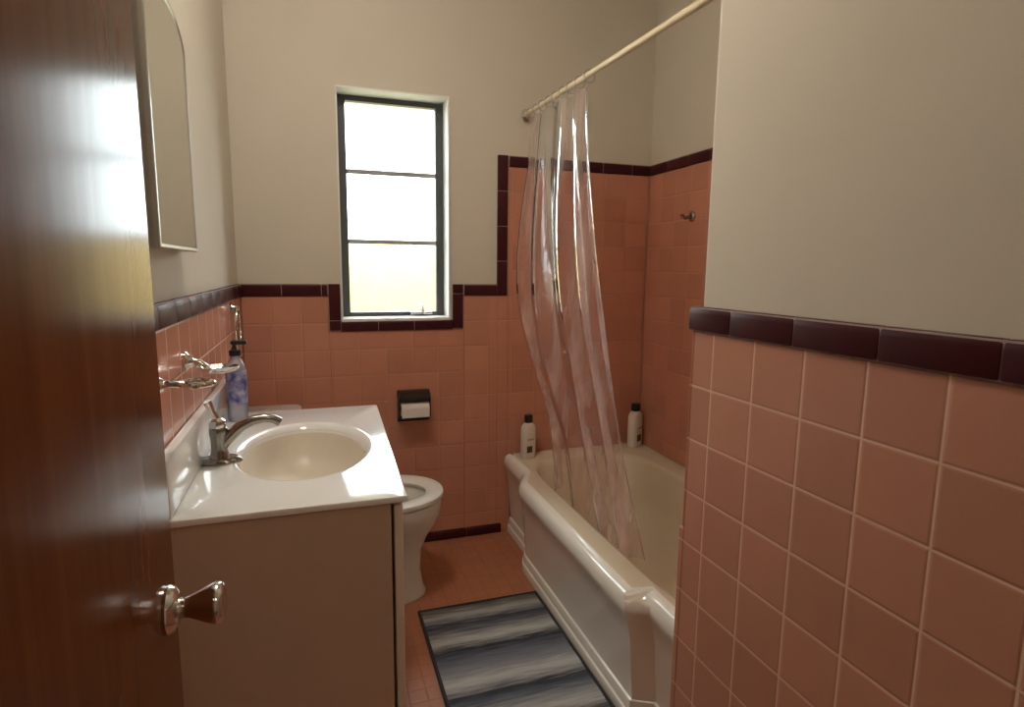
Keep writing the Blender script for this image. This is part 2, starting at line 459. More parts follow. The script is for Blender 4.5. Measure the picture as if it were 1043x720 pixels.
# window wall
bm = nb(); n_ = (0, -1, 0); hh = ZT1 - ZT0
cap_run(bm, (XL, D, ZT0), (0.048, D, ZT0), n_, (0, 0, 1), hh)
cap_run(bm, (0.098, D, ZT1), (0.098, D, 0.98), n_, (-1, 0, 0), 0.05)
cap_run(bm, (0.098, D, 0.975), (0.572, D, 0.975), n_, (0, 0, 1), 0.043)
cap_run(bm, (0.572, D, 0.98), (0.572, D, ZT1), n_, (1, 0, 0), 0.05)
cap_run(bm, (0.622, D, ZT0), (VX0, D, ZT0), n_, (0, 0, 1), hh)
cap_run(bm, (VX0, D, ZT0), (VX0, D, ZU1), n_, (1, 0, 0), VX1 - VX0)
cap_run(bm, (VX1, D, ZU0), (XA, D, ZU0), n_, (0, 0, 1), ZU1 - ZU0)
obj('cap_tiles', bm, M['maroon'], wall_back, label='maroon cap tile row')
bm = nb()
for b in ((XL, .048, ZT0, ZT1), (.050, .096, .977, ZT1), (.1, .57, .977, 1.016), (.574, .62, .977, ZT1), (.622, VX0, ZT0, ZT1), (VX0 + .002, VX1 - .002, ZT0, ZU1), (VX1, XA, ZU0, ZU1)):
    box(bm, b[0], b[1], D - .0046, D + PT, b[2] + .002, b[3] - .002)
obj('cap_grout', bm, M['grout'], wall_back, smooth=False)
# alcove wall
bm = nb(); cap_run(bm, (XA, D, ZU0), (XA, YA, ZU0), (-1, 0, 0), (0, 0, 1), ZU1 - ZU0)
obj('cap_tiles', bm, M['maroon'], wall_alcove, label='maroon cap tile row')
bm = nb(); box(bm, XA - .0046, XA + PT, YA, D, ZU0 + .002, ZU1 - .002); obj('cap_grout', bm, M['grout'], wall_alcove, smooth=False)
# base rows
bm = nb(); cap_run(bm, (XL, D, 0), (0.80, D, 0), (0, -1, 0), (0, 0, 1), 0.045, t=0.012)
struct(obj('baseboard_back', bm, M['maroon']), 'dark maroon base tile row under the window wall', 'baseboard')
bm = nb(); cap_run(bm, (XL, D - .014, 0), (XL, YF, 0), (1, 0, 0), (0, 0, 1), 0.045, t=0.012)
struct(obj('baseboard_left', bm, M['maroon']), 'dark maroon base tile row under the left wall', 'baseboard')
bm = nb(); cap_run(bm, (XR, YA, 0), (XR, YF, 0), (-1, 0, 0), (0, 0, 1), 0.045, t=0.012)
struct(obj('baseboard_right', bm, M['maroon']), 'dark maroon base tile row under the near right wall', 'baseboard')

# ------------------------------------------------------------------ window
YS = D + 0.115          # steel sash plane
win = bpy.data.objects.new('window_1', None); COL.objects.link(win); win.location = (0.33, YS, WZ0)
struct(win, 'tall narrow steel window of three stacked panes in a white reveal', 'window')
bm = nb(); q = 0.006
box(bm, WX0, WX0 + q, D - .002, D + .24, WZ0, WZ1); box(bm, WX1 - q, WX1, D - .002, D + .24, WZ0, WZ1)
box(bm, WX0, WX1, D - .002, D + .24, WZ1 - q, WZ1)
obj('reveal_lining', bm, M['white_paint'], win, smooth=False)
bm = nb(); box(bm, WX0, WX1, D - .006, D + .24, WZ0 - .004, WZ0 + .010, bev=.003)
obj('window_sill', bm, M['white_paint'], win)
GX0, GX1, GZ0, GZ1 = 0.143, 0.521, 1.048, 1.925
bm = nb(); fx0, fx1, fz0, fz1 = WX0 + q, WX1 - q, WZ0 + .010, WZ1 - q
for (a, b, c, d) in ((fx0, GX0, fz0, fz1), (GX1, fx1, fz0, fz1), (GX0, GX1, fz0, GZ0), (GX0, GX1, GZ1, fz1)):
    box(bm, a, b, YS - .012, YS + .022, c, d, bev=.002, seg=1)
obj('window_frame', bm, M['steel_dark'], win, smooth=False)
zs = [GZ0, 1.352, 1.643, GZ1]
bm = nb()
for z in zs[1:3]: box(bm, GX0, GX1, YS - .010, YS + .015, z - .009, z + .009, bev=.003, seg=1)
obj('glazing_bar', bm, M['steel_bloom'], win, smooth=False)
for k in range(3):
    bm = nb(); box(bm, GX0 - .004, GX1 + .004, YS + .004, YS + .008, zs[k] + (.005 if k else -.004), zs[k + 1] - (.005 if k < 2 else -.004))
    obj('pane', bm, M['glass'], win, smooth=False)
bm = nb()
box(bm, 0.40, 0.50, YS - .022, YS - .010, GZ0 - .014, GZ0 + .002, bev=.003)
tube(bm, [(0.455, YS - .02, GZ0 - .006), (0.453, YS - .045, GZ0 + .012), (0.445, YS - .055, GZ0 + .035)], [.008, .007, .006], 10)
tube(bm, [(0.47, YS - .03, GZ0 - .004), (0.40, YS - .035, GZ0 - .002)], .005, 8)
obj('crank_handle', bm, M['chrome'], win, label='chrome window crank')

# ------------------------------------------------------------------ outside: lawn and a sunlit hedge
def hedge():
    bm = nb()
    nx, nz = 120, 14
    x0, x1, ht = -6.0, 8.0, 1.66
    def P(i, j, face):
        x = x0 + (x1 - x0) * i / nx
        w = 0.04 * math.sin(x * 5.1) + 0.03 * math.sin(x * 13.7 + j) + 0.02 * math.sin(x * 29 + j * 2.3)
        return w
    prof = [(0, -.35), (.4, -.42), (.9, -.44), (1.4, -.38), (1.58, -.25), (ht, 0), (1.58, .25), (1.2, .4), (0, .38)]
    rings = []
    for i in range(nx + 1):
        x = x0 + (x1 - x0) * i / nx
        rings.append([(x, 10.0 + y * (1 + .5 * P(i, j, 0)) , -0.3 + (z + .3) * (1 + .012 * math.sin(x * 7 + j))) for j, (z, y) in enumerate(prof)])
    loft(bm, rings)
    return bm
M['hedge'] = simple('sunlit hedge leaves', (0.28, 0.205, 0.085), 0.9, noise=0.2, nscale=6, bump=0.4)
M['lawn'] = simple('dry lawn', (0.22, 0.20, 0.11), 0.95, noise=0.2, nscale=3)
o = obj('hedge', hedge(), M['hedge']); tag(o, 'bright yellow green sunlit hedge seen through the lowest window pane', 'hedge')
o['kind'] = 'structure'
bm = nb(); box(bm, -40, 40, D + 0.30, 60, -0.45, -0.30)
o = obj('lawn', bm, M['lawn'], smooth=False); struct(o, 'sunlit lawn outside the window', 'lawn')

# ------------------------------------------------------------------ door (opened flat along the left wall)
XD = -0.145
door = bpy.data.objects.new('door_1', None); COL.objects.link(door); door.location = (XD - .0175, -0.06, 0.01)
struct(door, 'glossy dark red brown wooden door standing open beside the camera', 'door')
bm = nb(); box(bm, XD - .035, XD, -0.075, 0.636, 0.012, 2.04, bev=.002, seg=1)
obj('door_leaf', bm, M['wood'], door, smooth=False)
KY, KZ = 0.597, 0.919
for sgn, xs in ((1, XD), (-1, XD - .035)):
    bm = nb(); lathe(bm, (xs, KY, KZ), (sgn, 0, 0), [(0, .0225), (.003, .0228), (.007, .0205), (.010, .016), (.011, .0145)], 40)
    k = obj('rosette', bm, M['chrome'], door, label='round chrome rosette')
    bm = nb(); lathe(bm, (xs + sgn * .010, KY, KZ), (sgn, 0, 0),
                     [(0, .0105), (.005, .0095), (.009, .0100), (.016, .0130), (.024, .0170), (.031, .0197), (.035, .0202), (.038, .0190), (.040, .0160), (.0395, .010), (.0385, .003)], 40)
    obj('door_knob', bm, M['chrome'], k, label='flared chrome knob')
bm = nb(); box(bm, XD - .030, XD - .006, 0.633, 0.6375, KZ - .028, KZ + .028, bev=.001, seg=1)
obj('latch_plate', bm, M['brass'], door, smooth=False, label='brass latch plate')
for hz in (0.25, 1.05, 1.80):
    bm = nb(); lathe(bm, (XD + .004, -0.078, hz), (0, 0, 1), [(0, .003), (.002, .006), (.088, .006), (.09, .003)], 12)
    obj('hinge', bm, M['brass'], door)

# ------------------------------------------------------------------ vanity cabinet
CH = 0.790              # counter top height
VY0, VY1, VXF = 1.148, 1.955, 0.130
t = thing('vanity_cabinet', 'low beige vanity cabinet under the white counter, its bare side towards the door', 'cabinet', (-0.07, 1.54, 0))
bm = nb()
box(bm, XL + .012, VXF, VY0, VY0 + .018, 0.0, CH - .0155, bev=.0015, seg=1)      # near side
box(bm, XL + .012, VXF, VY1 - .018, VY1, 0.0, CH - .0155, bev=.0015, seg=1)      # far side
box(bm, XL + .012, XL + .022, VY0 + .018, VY1 - .018, 0.08, CH - .0155)            # back
box(bm, XL + .022, VXF, VY0 + .018, VY1 - .018, 0.08, 0.098)                      # bottom
obj('body', bm, M['cabinet'], t, smooth=False)
bm = nb(); box(bm, VXF - .02, VXF + .001, VY0 + .0185, VY1 - .0185, 0.098, CH - .016)
obj('gap_shade', bm, M['cabinet_gap'], t, smooth=False, label='dark strip painted as the shade behind the doors')  # dark box colours in the shade between cabinet and doors
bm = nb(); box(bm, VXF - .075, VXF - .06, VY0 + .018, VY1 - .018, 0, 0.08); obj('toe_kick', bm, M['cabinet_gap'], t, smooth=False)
for k in range(2):
    a = VY0 + .001 + k * (VY1 - VY0) / 2; b = a + (VY1 - VY0) / 2 - .004
    bm = nb(); box(bm, VXF + .006, VXF + .024, a, b, 0.07, CH - .022, bev=.003)
    iy0, iy1 = a + .055, b - .055
    box(bm, VXF + .0235, VXF + .029, iy0, iy1, 0.13, CH - .094, bev=.003)
    d = obj('door', bm, M['cabinet_door'], t)
    ky = b - .03 if k == 0 else a + .03
    bm = nb(); lathe(bm, (VXF + .024, ky, 0.56), (1, 0, 0), [(0, .006), (.010, .005), (.014, .011), (.020, .013), (.024, .009), (.025, .003)], 20)
    obj('knob', bm, M['chrome'], d)

# ------------------------------------------------------------------ counter with moulded basin
ct = thing('vanity_counter', 'white cultured marble counter with a beige oval basin, on the vanity cabinet', 'sink', (-0.05, 1.54, CH - .014))
CXB, CY0, CY1 = XL + .001, 1.140, 1.966
def cxf(y): return 0.163 + (y - CY0) / (CY1 - CY0) * 0.020
BX, BY, BA, BB = -0.041, 1.537, 0.168, 0.248
cor = [(CXB, CY0), (cxf(CY0), CY0), (cxf(CY1), CY1), (CXB, CY1)]
angs = [2 * PI * i / 144 for i in range(144)]
def rect_hit(c, s, ins=0.0):
    best = 1e9
    P = [(CXB + ins, CY0 + ins), (cxf(CY0) - ins, CY0 + ins), (cxf(CY1) - ins, CY1 - ins), (CXB + ins, CY1 - ins)]
    for (ax, ay), (bx_, by_) in zip(P, P[1:] + P[:1]):
        ex, ey = bx_ - ax, by_ - ay
        den = c * ey - s * ex
        if abs(den) < 1e-9: continue
        tt = ((ax - BX) * ey - (ay - BY) * ex) / den
        uu = ((ax - BX) * s - (ay - BY) * c) / den
        if tt > 0 and -1e-6 <= uu <= 1 + 1e-6: best = min(best, tt)
    return BX + c * best, BY + s * best
for (px_, py_) in cor:
    a = math.atan2((py_ - BY) / BB, (px_ - BX) / BA) % (2 * PI)
    # snap nearest sample to the corner direction
    j = min(range(len(angs)), key=lambda i: abs(angs[i] - a)); angs[j] = a
angs.sort()
def ell(sc, z): return [(BX + BA * sc * math.cos(a), BY + BB * sc * math.sin(a), z) for a in angs]
def rec(ins, z):
    out = []
    for a in angs:
        c, s = BA * math.cos(a), BB * math.sin(a); l = math.hypot(c, s)
        x, y = rect_hit(c / l, s / l, ins); out.append((x, y, z))
    return out
bm = nb()
loft(bm, [rec(.02, CH - .014), rec(.002, CH - .014), rec(0, CH - .012), rec(0, CH - .004), rec(.0015, CH - .001), rec(.005, CH), ell(1.03, CH), ell(1.0, CH + .001),
          ell(.97, CH - .0005), ell(.94, CH - .004), ell(.91, CH - .009), ell(.885, CH - .017), ell(.875, CH - .022)], cap0=False, cap1=False)
obj('worktop', bm, M['marble'], ct, angle=40)
bm = nb()
loft(bm, [ell(.894, CH - .0135), ell(.872, CH - .024), ell(.85, CH - .040), ell(.80, CH - .070), ell(.71, CH - .098), ell(.57, CH - .115), ell(.4, CH - .123), ell(.2, CH - .126), ell(.08, CH - .128)], cap0=False)
obj('basin', bm, M['basin'], ct, label='beige oval basin', angle=60)
bm = nb(); lathe(bm, (BX, BY, CH - .1285), (0, 0, 1), [(0, .022), (.002, .022), (.004, .019), (.003, .012), (.004, .008)], 24)
obj('drain', bm, M['chrome'], ct, label='chrome drain')
bm = nb(); box(bm, CXB, CXB + .020, CY0 + .001, CY1 - .001, CH + .0005, CH + .113, bev=.004)
obj('backsplash', bm, M['marble'], ct)

# ------------------------------------------------------------------ faucet
fx, fy = -0.224, 1.468
t = thing('sink_faucet', 'chrome sink faucet with a long arched spout beside the basin', 'faucet', (fx, fy, CH))
bm = nb(); lathe(bm, (fx, fy, CH), (0, 0, 1), [(0, .03), (.004, .031), (.010, .028), (.014, .024)], 32, sx=1.6, sy=0.85)
obj('base_plate', bm, M['gunmetal'], t)
bm = nb(); lathe(bm, (fx, fy, CH + .012), (0, 0, 1), [(0, .022), (.012, .019), (.02, .0175), (.045, .018), (.06, .0205), (.07, .0195), (.075, .015)], 32)
obj('body', bm, M['gunmetal'], t)
bm = nb()
sp = [(fx + .004, fy + .002, CH + .040), (fx + .024, fy + .004, CH + .062), (fx + .048, fy + .006, CH + .083), (fx + .075, fy + .008, CH + .0945), (fx + .100, fy + .010, CH + .097), (fx + .120, fy + .011, CH + .093), (fx + .133, fy + .012, CH + .084)]
tube(bm, sp, [.015, .0145, .013, .0115, .0105, .0105, .0105], 18)
obj('spout', bm, M['gunmetal'], t)
bm = nb(); lathe(bm, (fx, fy, CH + .084), (0, 0, 1), [(0, .017), (.006, .019), (.016, .017), (.022, .010), (.024, .004)], 28)
tube(bm, [(fx, fy, CH + .100), (fx - .010, fy - .004, CH + .122), (fx - .018, fy - .008, CH + .148)], [.008, .007, .009], 12)
obj('lever', bm, M['chrome'], t, label='bright chrome lever')

# ------------------------------------------------------------------ pump bottle at the back of the counter
bx_, by_ = -0.229, 1.87
t = thing('soap_bottle', 'clear bottle with a blue label in the far corner of the white counter', 'bottle', (bx_, by_, CH))
bm = nb(); lathe(bm, (bx_, by_, CH + .0005), (0, 0, 1), [(0, .024), (.004, .028), (.15, .028), (.168, .024), (.182, .016), (.186, .0135), (.196, .0135)], 32)
obj('body', bm, M['bottle_clear'], t)
bm = nb(); lathe(bm, (bx_, by_, CH + .052), (0, 0, 1), [(0, .0284), (.003, .0288), (.097, .0288), (.10, .0284)], 32)
obj('label', bm, M['blue_label'], t, label='blue label')
bm = nb(); lathe(bm, (bx_, by_, CH + .194), (0, 0, 1), [(0, .0155), (.002, .016), (.016, .016), (.018, .010), (.028, .006), (.034, .006)], 24)
box(bm, bx_ - .010, bx_ + .034, by_ - .009, by_ + .009, CH + .226, CH + .238, bev=.004)
obj('pump_cap', bm, M['black'], t, label='dark pump cap')

# ------------------------------------------------------------------ chrome fittings on the left tiles
XW = XL
t = thing('tumbler_holder', 'chrome tumbler holder with an open ring on the left tiles, nearest the door', 'holder', (XW, 1.185, 1.03))
bm = nb(); lathe(bm, (XW + .0005, 1.185, 1.030), (1, 0, 0), [(0, .020), (.004, .020), (.010, .014), (.016, .010)], 24); obj('rosette', bm, M['chrome'], t)
bm = nb(); tube(bm, [(XW + .012, 1.185, 1.030), (XW + .03, 1.185, 1.032), (XW + .042, 1.187, 1.030)], .0075, 12); obj('arm', bm, M['chrome'], t)
bm = nb(); tube(bm, [(XW + .068 + .027 * math.cos(a), 1.19 + .027 * math.sin(a), 1.030) for a in [2 * PI * i / 32 for i in range(32)]], .0055, 10, closed=True)
obj('ring', bm, M['chrome'], t)
t = thing('soap_dish', 'chrome soap dish on the left tiles, above the faucet', 'soap dish', (XW, 1.45, 1.02))
bm = nb(); lathe(bm, (XW + .0005, 1.45, 1.034), (1, 0, 0), [(0, .022), (.004, .022), (.010, .015), (.018, .012)], 24); obj('rosette', bm, M['chrome'], t)
bm = nb(); tube(bm, [(XW + .014, 1.45, 1.034), (XW + .03, 1.45, 1.030), (XW + .042, 1.45, 1.018)], .008, 12); obj('arm', bm, M['chrome'], t)
bm = nb(); lathe(bm, (XW + .068, 1.45, 1.006), (0, 0, 1), [(0, .020), (.003, .026), (.012, .033), (.014, .0335), (.012, .031), (.005, .023), (.004, .010)], 32, sx=1.35, sy=0.95)
obj('dish', bm, M['chrome'], t)
t = thing('towel_ring', 'chrome towel ring on the left tiles near the window wall corner', 'towel ring', (XW, 2.24, 1.10))
bm = nb(); lathe(bm, (XW + .0005, 2.24, 1.098), (1, 0, 0), [(0, .018), (.004, .018), (.008, .011), (.02, .009), (.026, .010), (.028, .004)], 24); obj('post', bm, M['chrome'], t)
bm = nb(); tube(bm, [(XW + .02, 2.24 + .062 * math.sin(a), 1.034 + .062 * math.cos(a)) for a in [2 * PI * i / 40 for i in range(40)]], .0045, 10, closed=True)
obj('ring', bm, M['chrome'], t)

# ------------------------------------------------------------------ mirrored medicine cabinet, arched top
my0, my1, mz0, mzs, rise = 1.180, 1.528, 1.274, 1.690, 0.068
XM0, XM1 = XL - PT, -0.255
def arch(ins, x):
    y0_, y1_ = my0 + ins, my1 - ins; c = (y0_ + y1_) / 2; hw = (y1_ - y0_) / 2
    pts = [(x, y0_, mz0 + ins), (x, y1_, mz0 + ins), (x, y1_, mzs)]
    for i in range(1, 20):
        a = PI * i / 20
        pts.append((x, c + hw * math.cos(a), mzs + (rise - ins) * math.sin(a) ** 0.9))
    pts.append((x, y0_, mzs))
    return pts
t = thing('mirror_cabinet', 'arched top mirror cabinet hanging on the cream left wall', 'mirror', (XM0, 1.354, mz0))
bm = nb(); prism(bm, arch(.001, XM0), (XM1 - XM0 - .006, 0, 0)); obj('cabinet_box', bm, M['mirror_side'], t, smooth=True, angle=30)
bm = nb()
loft(bm, [arch(0, XM1 - .006), arch(0, XM1 + .001), arch(.002, XM1 + .003), arch(.007, XM1 + .003), arch(.009, XM1 + .0005)], cap0=True, cap1=False)
obj('frame', bm, M['mirror_frame'], t, label='thin satin metal rim', angle=30)
bm = nb(); loft(bm, [arch(.008, XM1 - .004), arch(.008, XM1 + .0008), arch(.014, XM1 + .0016)]); obj('mirror_glass', bm, M['mirror'], t, angle=2, smooth=True)

# ------------------------------------------------------------------ toilet paper holder and roll
tx0, tx1, tz0, tz1 = 0.322, 0.462, 0.575, 0.716
t = thing('paper_holder', 'dark ceramic toilet paper holder on the pink tiles below the window', 'paper holder', ((tx0 + tx1) / 2, D, tz0))
bm = nb(); box(bm, tx0, tx1, D - .012, D - .0005, tz0, tz1, bev=.004); obj('back_plate', bm, M['black_glaze'], t)
bm = nb()
prof = [(0, .716), (-.030, .716), (-.052, .706), (-.062, .688), (-.062, .674), (-.054, .672), (-.050, .684), (-.030, .690), (0, .690)]
prism(bm, [(tx0 + .004, D - .010 + a, z) for a, z in prof], (tx1 - tx0 - .008, 0, 0))
obj('hood', bm, M['black_glaze'], t, angle=30)
for xa in (tx0 + .001, tx1 - .008):
    bm = nb(); box(bm, xa, xa + .007, D - .055, D - .008, .600, .692, bev=.004); obj('arm', bm, M['black_glaze'], t)
rx0, rx1, rz, ry, rr_ = tx0 + .010, tx1 - .010, 0.6405, D - .046, .0315
bm = nb(); tube(bm, [(tx0 + .0085, ry, rz), (tx1 - .0085, ry, rz)], .009, 14); obj('spindle', bm, M['chrome'], t)
t = thing('toilet_roll', 'white toilet paper roll on the dark holder under the window', 'toilet paper', ((rx0 + rx1) / 2, ry, rz))
bm = nb()
def ringx(x, r): return [(x, ry + r * math.cos(2 * PI * i / 36), rz + r * math.sin(2 * PI * i / 36)) for i in range(36)]
loft(bm, [ringx(rx0, .019), ringx(rx0, rr_ - .002), ringx(rx0 + .002, rr_), ringx(rx1 - .002, rr_), ringx(rx1, rr_ - .002), ringx(rx1, .019), ringx(rx0, .019)], cap0=False, cap1=False)
bmesh.ops.remove_doubles(bm, verts=bm.verts[:], dist=1e-5)
box(bm, rx0 + .001, rx1 - .001, ry - rr_ - .0012, ry - rr_ + .0004, rz - .034, rz + .004)
obj('paper', bm, M['paper'], t)
bm = nb(); loft(bm, [ringx(rx0 + .001, .0125), ringx(rx0 + .001, .0188), ringx(rx1 - .001, .0188), ringx(rx1 - .001, .0125), ringx(rx0 + .001, .0125)], cap0=False, cap1=False)
bmesh.ops.remove_doubles(bm, verts=bm.verts[:], dist=1e-5)
obj('core', bm, M['card'], t, label='cardboard core')

# ------------------------------------------------------------------ toilet
TY = 2.145
t = thing('toilet', 'white toilet with an open seat between the vanity and the window wall', 'toilet', (0.1, TY, 0))
def egg(cx, af, ab, b, z, n=48, sq=2.2):
    out = []
    for i in range(n):
        a = 2 * PI * i / n; c, s = math.cos(a), math.sin(a)
        k = (abs(c) ** sq + abs(s) ** sq) ** (-1 / sq)
        out.append((cx + (af if c > 0 else ab) * c * k, TY + b * s * k, z))
    return out
bm = nb()
loft(bm, [egg(.0145 + .09, .265, .30, .112, 0.0), egg(.0145 + .09, .265, .30, .115, .012), egg(.0145 + .09, .255, .295, .108, .03), egg(.0145 + .09, .245, .29, .098, .10),
          egg(.0145 + .10, .240, .29, .094, .18), egg(.0145 + .12, .245, .30, .108, .235), egg(.0145 + .15, .250, .31, .142, .29), egg(.0145 + .17, .245, .31, .172, .335),
          egg(.0145 + .18, .238, .30, .180, .372), egg(.0145 + .18, .236, .30, .178, .388), egg(.0145 + .18, .228, .29, .170, .392),
          egg(.0145 + .19, .180, .15, .125, .391), egg(.0145 + .19, .172, .142, .117, .375), egg(.0145 + .19, .15, .12, .098, .30), egg(.0145 + .18, .10, .08, .065, .22), egg(.0145 + .17, .05, .04, .035, .19)])
bow = obj('bowl', bm, M['porcelain'], t, angle=50)
bm = nb(); loft(bm, [egg(.0145 + .185, .112, .09, .072, .236), egg(.0145 + .185, .111, .089, .071, .238)]); obj('water', bm, M['water'], bow)
bm = nb()
loft(bm, [egg(.0145 + .185, .236, .245, .180, .394), egg(.0145 + .185, .240, .248, .184, .400), egg(.0145 + .185, .238, .246, .182, .412), egg(.0145 + .185, .226, .236, .172, .417),
          egg(.0145 + .19, .185, .16, .128, .415), egg(.0145 + .19, .170, .142, .114, .404), egg(.0145 + .19, .172, .144, .116, .394), egg(.0145 + .185, .236, .245, .180, .394)], cap0=False, cap1=False)
bmesh.ops.remove_doubles(bm, verts=bm.verts[:], dist=1e-5)
obj('seat', bm, M['seat'], t, angle=50)
for s in (-1, 1):
    bm = nb(); box(bm, -.055, -.015, TY + s * .075 - .014, TY + s * .075 + .014, .392, .424, bev=.006); obj('hinge', bm, M['seat'], t)
bm = nb()
def rrect(x0, x1, y0, y1, z, r=.03, n=6):
    out = []
    for cx_, cy_, a0 in ((x1 - r, y1 - r, 0), (x0 + r, y1 - r, PI / 2), (x0 + r, y0 + r, PI), (x1 - r, y0 + r, 3 * PI / 2)):
        for i in range(n + 1):
            a = a0 + PI / 2 * i / n; out.append((cx_ + r * math.cos(a), cy_ + r * math.sin(a), z))
    return out
hw = .168
loft(bm, [rrect(XL + .030, -.095, TY - hw + .02, TY + hw - .02, .385), rrect(XL + .022, -.085, TY - hw + .008, TY + hw - .008, .42), rrect(XL + .018, -.075, TY - hw, TY + hw, .60), rrect(XL + .018, -.072, TY - hw, TY + hw, .700)])
obj('tank', bm, M['porcelain'], t, angle=50)
bm = nb()
loft(bm, [rrect(XL + .013, -.066, TY - hw - .006, TY + hw + .006, .700), rrect(XL + .010, -.062, TY - hw - .009, TY + hw + .009, .707), rrect(XL + .010, -.062, TY - hw - .009, TY + hw + .009, .722), rrect(XL + .016, -.068, TY - hw - .002, TY + hw + .002, .730)])
obj('tank_lid', bm, M['porcelain'], t, angle=50)
bm = nb(); lathe(bm, (-.073, TY + .10, .650), (1, 0, 0), [(0, .012), (.008, .012), (.012, .008)], 16)
tube(bm, [(-.062, TY + .10, .650), (-.052, TY + .08, .649), (-.050, TY + .03, .645)], [.006, .006, .007], 10)
obj('flush_lever', bm, M['chrome'], t, label='chrome flush lever')

# ------------------------------------------------------------------ bathtub
ZR = 0.380
t = thing('bathtub', 'cream enamel bathtub with a bowed front apron in the tiled alcove', 'bathtub', (1.16, 1.78, 0))
tx_in, tx_out = 0.815, 0.757
ty0, ty1, txr = YA + .001, D - .002, XA - .002
def smooth01(x): x = max(0, min(1, x)); return x * x * (3 - 2 * x)
def front_x(y, dy=0.0):
    a = smooth01((y - 1.280 - dy) / .010); b = 1 - smooth01((y - 2.15) / .16)
    return tx_in + (tx_out - tx_in) * min(a, b)
ys = []
y = ty0
while y < ty1 - 1e-6:
    ys.append(y)
    y += .0025 if 1.27 < y < 1.325 else (.012 if 2.10 < y < 2.34 else .03)
ys.append(ty1)
nb_, nr_ = 24, 48
outer = [(front_x(y), y) for y in ys]
fcount = len(outer)
outer += [(tx_in + (txr - tx_in) * i / nb_, ty1) for i in range(1, nb_ + 1)]
outer += [(txr, ty1 + (ty0 - ty1) * i / nr_) for i in range(1, nr_ + 1)]
outer += [(txr + (tx_in - txr) * i / nb_, ty0) for i in range(1, nb_)]
def ring_out(dx, z, dy=0.0):
    return [((front_x(y, dy) + dx) if i < fcount else x, y, z) for i, (x, y) in enumerate(outer)]
def ring_in(x0, x1, y0, y1, z, nn=5.0):
    out = []
    for (x, y) in outer:
        u = (max(x, tx_in) - tx_in) / (txr - tx_in) * 2 - 1; v = (y - ty0) / (ty1 - ty0) * 2 - 1
        k = (abs(u) ** nn + abs(v) ** nn) ** (-1 / nn)
        out.append(((x0 + x1) / 2 + (x1 - x0) / 2 * u * k, (y0 + y1) / 2 + (y1 - y0) / 2 * v * k, z))
    return out
bm = nb()
# foot steps, apron and rolled rim
loft(bm, [ring_out(.019, 0), ring_out(.019, .030), ring_out(.0205, .033), ring_out(.026, .035), ring_out(.027, .064), ring_out(.0285, .067), ring_out(.034, .069), ring_out(.0345, .074),
          ring_out(.0275, .15), ring_out(.021, .25), ring_out(.009, .310), ring_out(0, .330), ring_out(-.001, .345, .001), ring_out(.003, .362, .006), ring_out(.010, .374, .015), ring_out(.022, ZR, .026), ring_out(.040, ZR + .001, .034)], cap0=False, cap1=False)
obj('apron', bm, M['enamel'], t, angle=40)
bm = nb()
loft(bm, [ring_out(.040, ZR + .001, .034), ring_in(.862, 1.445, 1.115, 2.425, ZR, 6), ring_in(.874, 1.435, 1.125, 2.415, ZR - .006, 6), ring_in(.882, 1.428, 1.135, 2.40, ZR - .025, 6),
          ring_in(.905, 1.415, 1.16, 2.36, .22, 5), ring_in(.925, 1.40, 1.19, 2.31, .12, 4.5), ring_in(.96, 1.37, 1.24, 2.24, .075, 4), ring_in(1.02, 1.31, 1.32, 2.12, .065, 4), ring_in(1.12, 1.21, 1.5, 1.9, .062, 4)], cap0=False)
obj('basin', bm, M['enamel_bounce'], t, angle=60, label='cream tub inside with bounce light in its tint')
bm = nb(); lathe(bm, (1.165, 1.36, .0645), (0, 0, 1), [(0, .03), (.002, .03), (.004, .024), (.003, .012)], 24)
obj('drain', bm, M['chrome'], t)

# ------------------------------------------------------------------ shampoo bottles on the tub rim
def shampoo(x, y, z, rot, name, label, tall, wide, cap_h):
    t = thing(name, label, 'bottle', (x, y, z), 'bottles on the tub rim')
    c, s = math.cos(rot), math.sin(rot)
    def ring(rx_, ry_, zz, n=32):
        out = []
        for i in range(n):
            a = 2 * PI * i / n; k = (abs(math.cos(a)) ** 3 + abs(math.sin(a)) ** 3) ** (-1 / 3)
            u, v = rx_ * math.cos(a) * k, ry_ * math.sin(a) * k
            out.append((x + u * c - v * s, y + u * s + v * c, z + zz))
        return out
    w, d = wide / 2, wide / 2 * .62
    bm = nb()
    loft(bm, [ring(w * .93, d * .9, .0005), ring(w, d, .006), ring(w, d, tall * .8), ring(w * .93, d * .93, tall * .9), ring(w * .6, d * .75, tall * .97), ring(w * .45, d * .6, tall)])
    obj('body', bm, M['white_plastic'], t, angle=50)
    bm = nb()
    loft(bm, [ring(w * .5, d * .72, tall), ring(w * .52, d * .75, tall + .003), ring(w * .5, d * .72, tall + cap_h - .003), ring(w * .42, d * .6, tall + cap_h)])
    obj('cap', bm, M['black'], t, label='black cap')
    # printed marks on the front face
    def patch(u0, u1, z0, z1, mat, nm, lab):
        bm = nb(); P = []
        for (u, vv, zz) in ((u0, -d * 1.004, z0), (u1, -d * 1.004, z0), (u1, -d * 1.004, z1), (u0, -d * 1.004, z1)):
            P.append((x + u * c - vv * s, y + u * s + vv * c, z + zz))
        nx_, ny_ = s, -c
        prism(bm, P, (nx_ * .0012, ny_ * .0012, 0))
        obj(nm, bm, mat, t, smooth=False, label=lab)
    patch(-w * .55, w * .25, tall * .18, tall * .36, M['label_dark'], 'printed_mark', 'dark printed mark')
    patch(-w * .5, w * .5, tall * .52, tall * .57, M['label_grey'], 'printed_line', 'grey printed line')
    return t
shampoo(0.905, 2.462, ZR + .001, math.radians(12), 'shampoo_bottle', 'white bottle with black cap on the tub corner behind the curtain', .168, .070, .036)
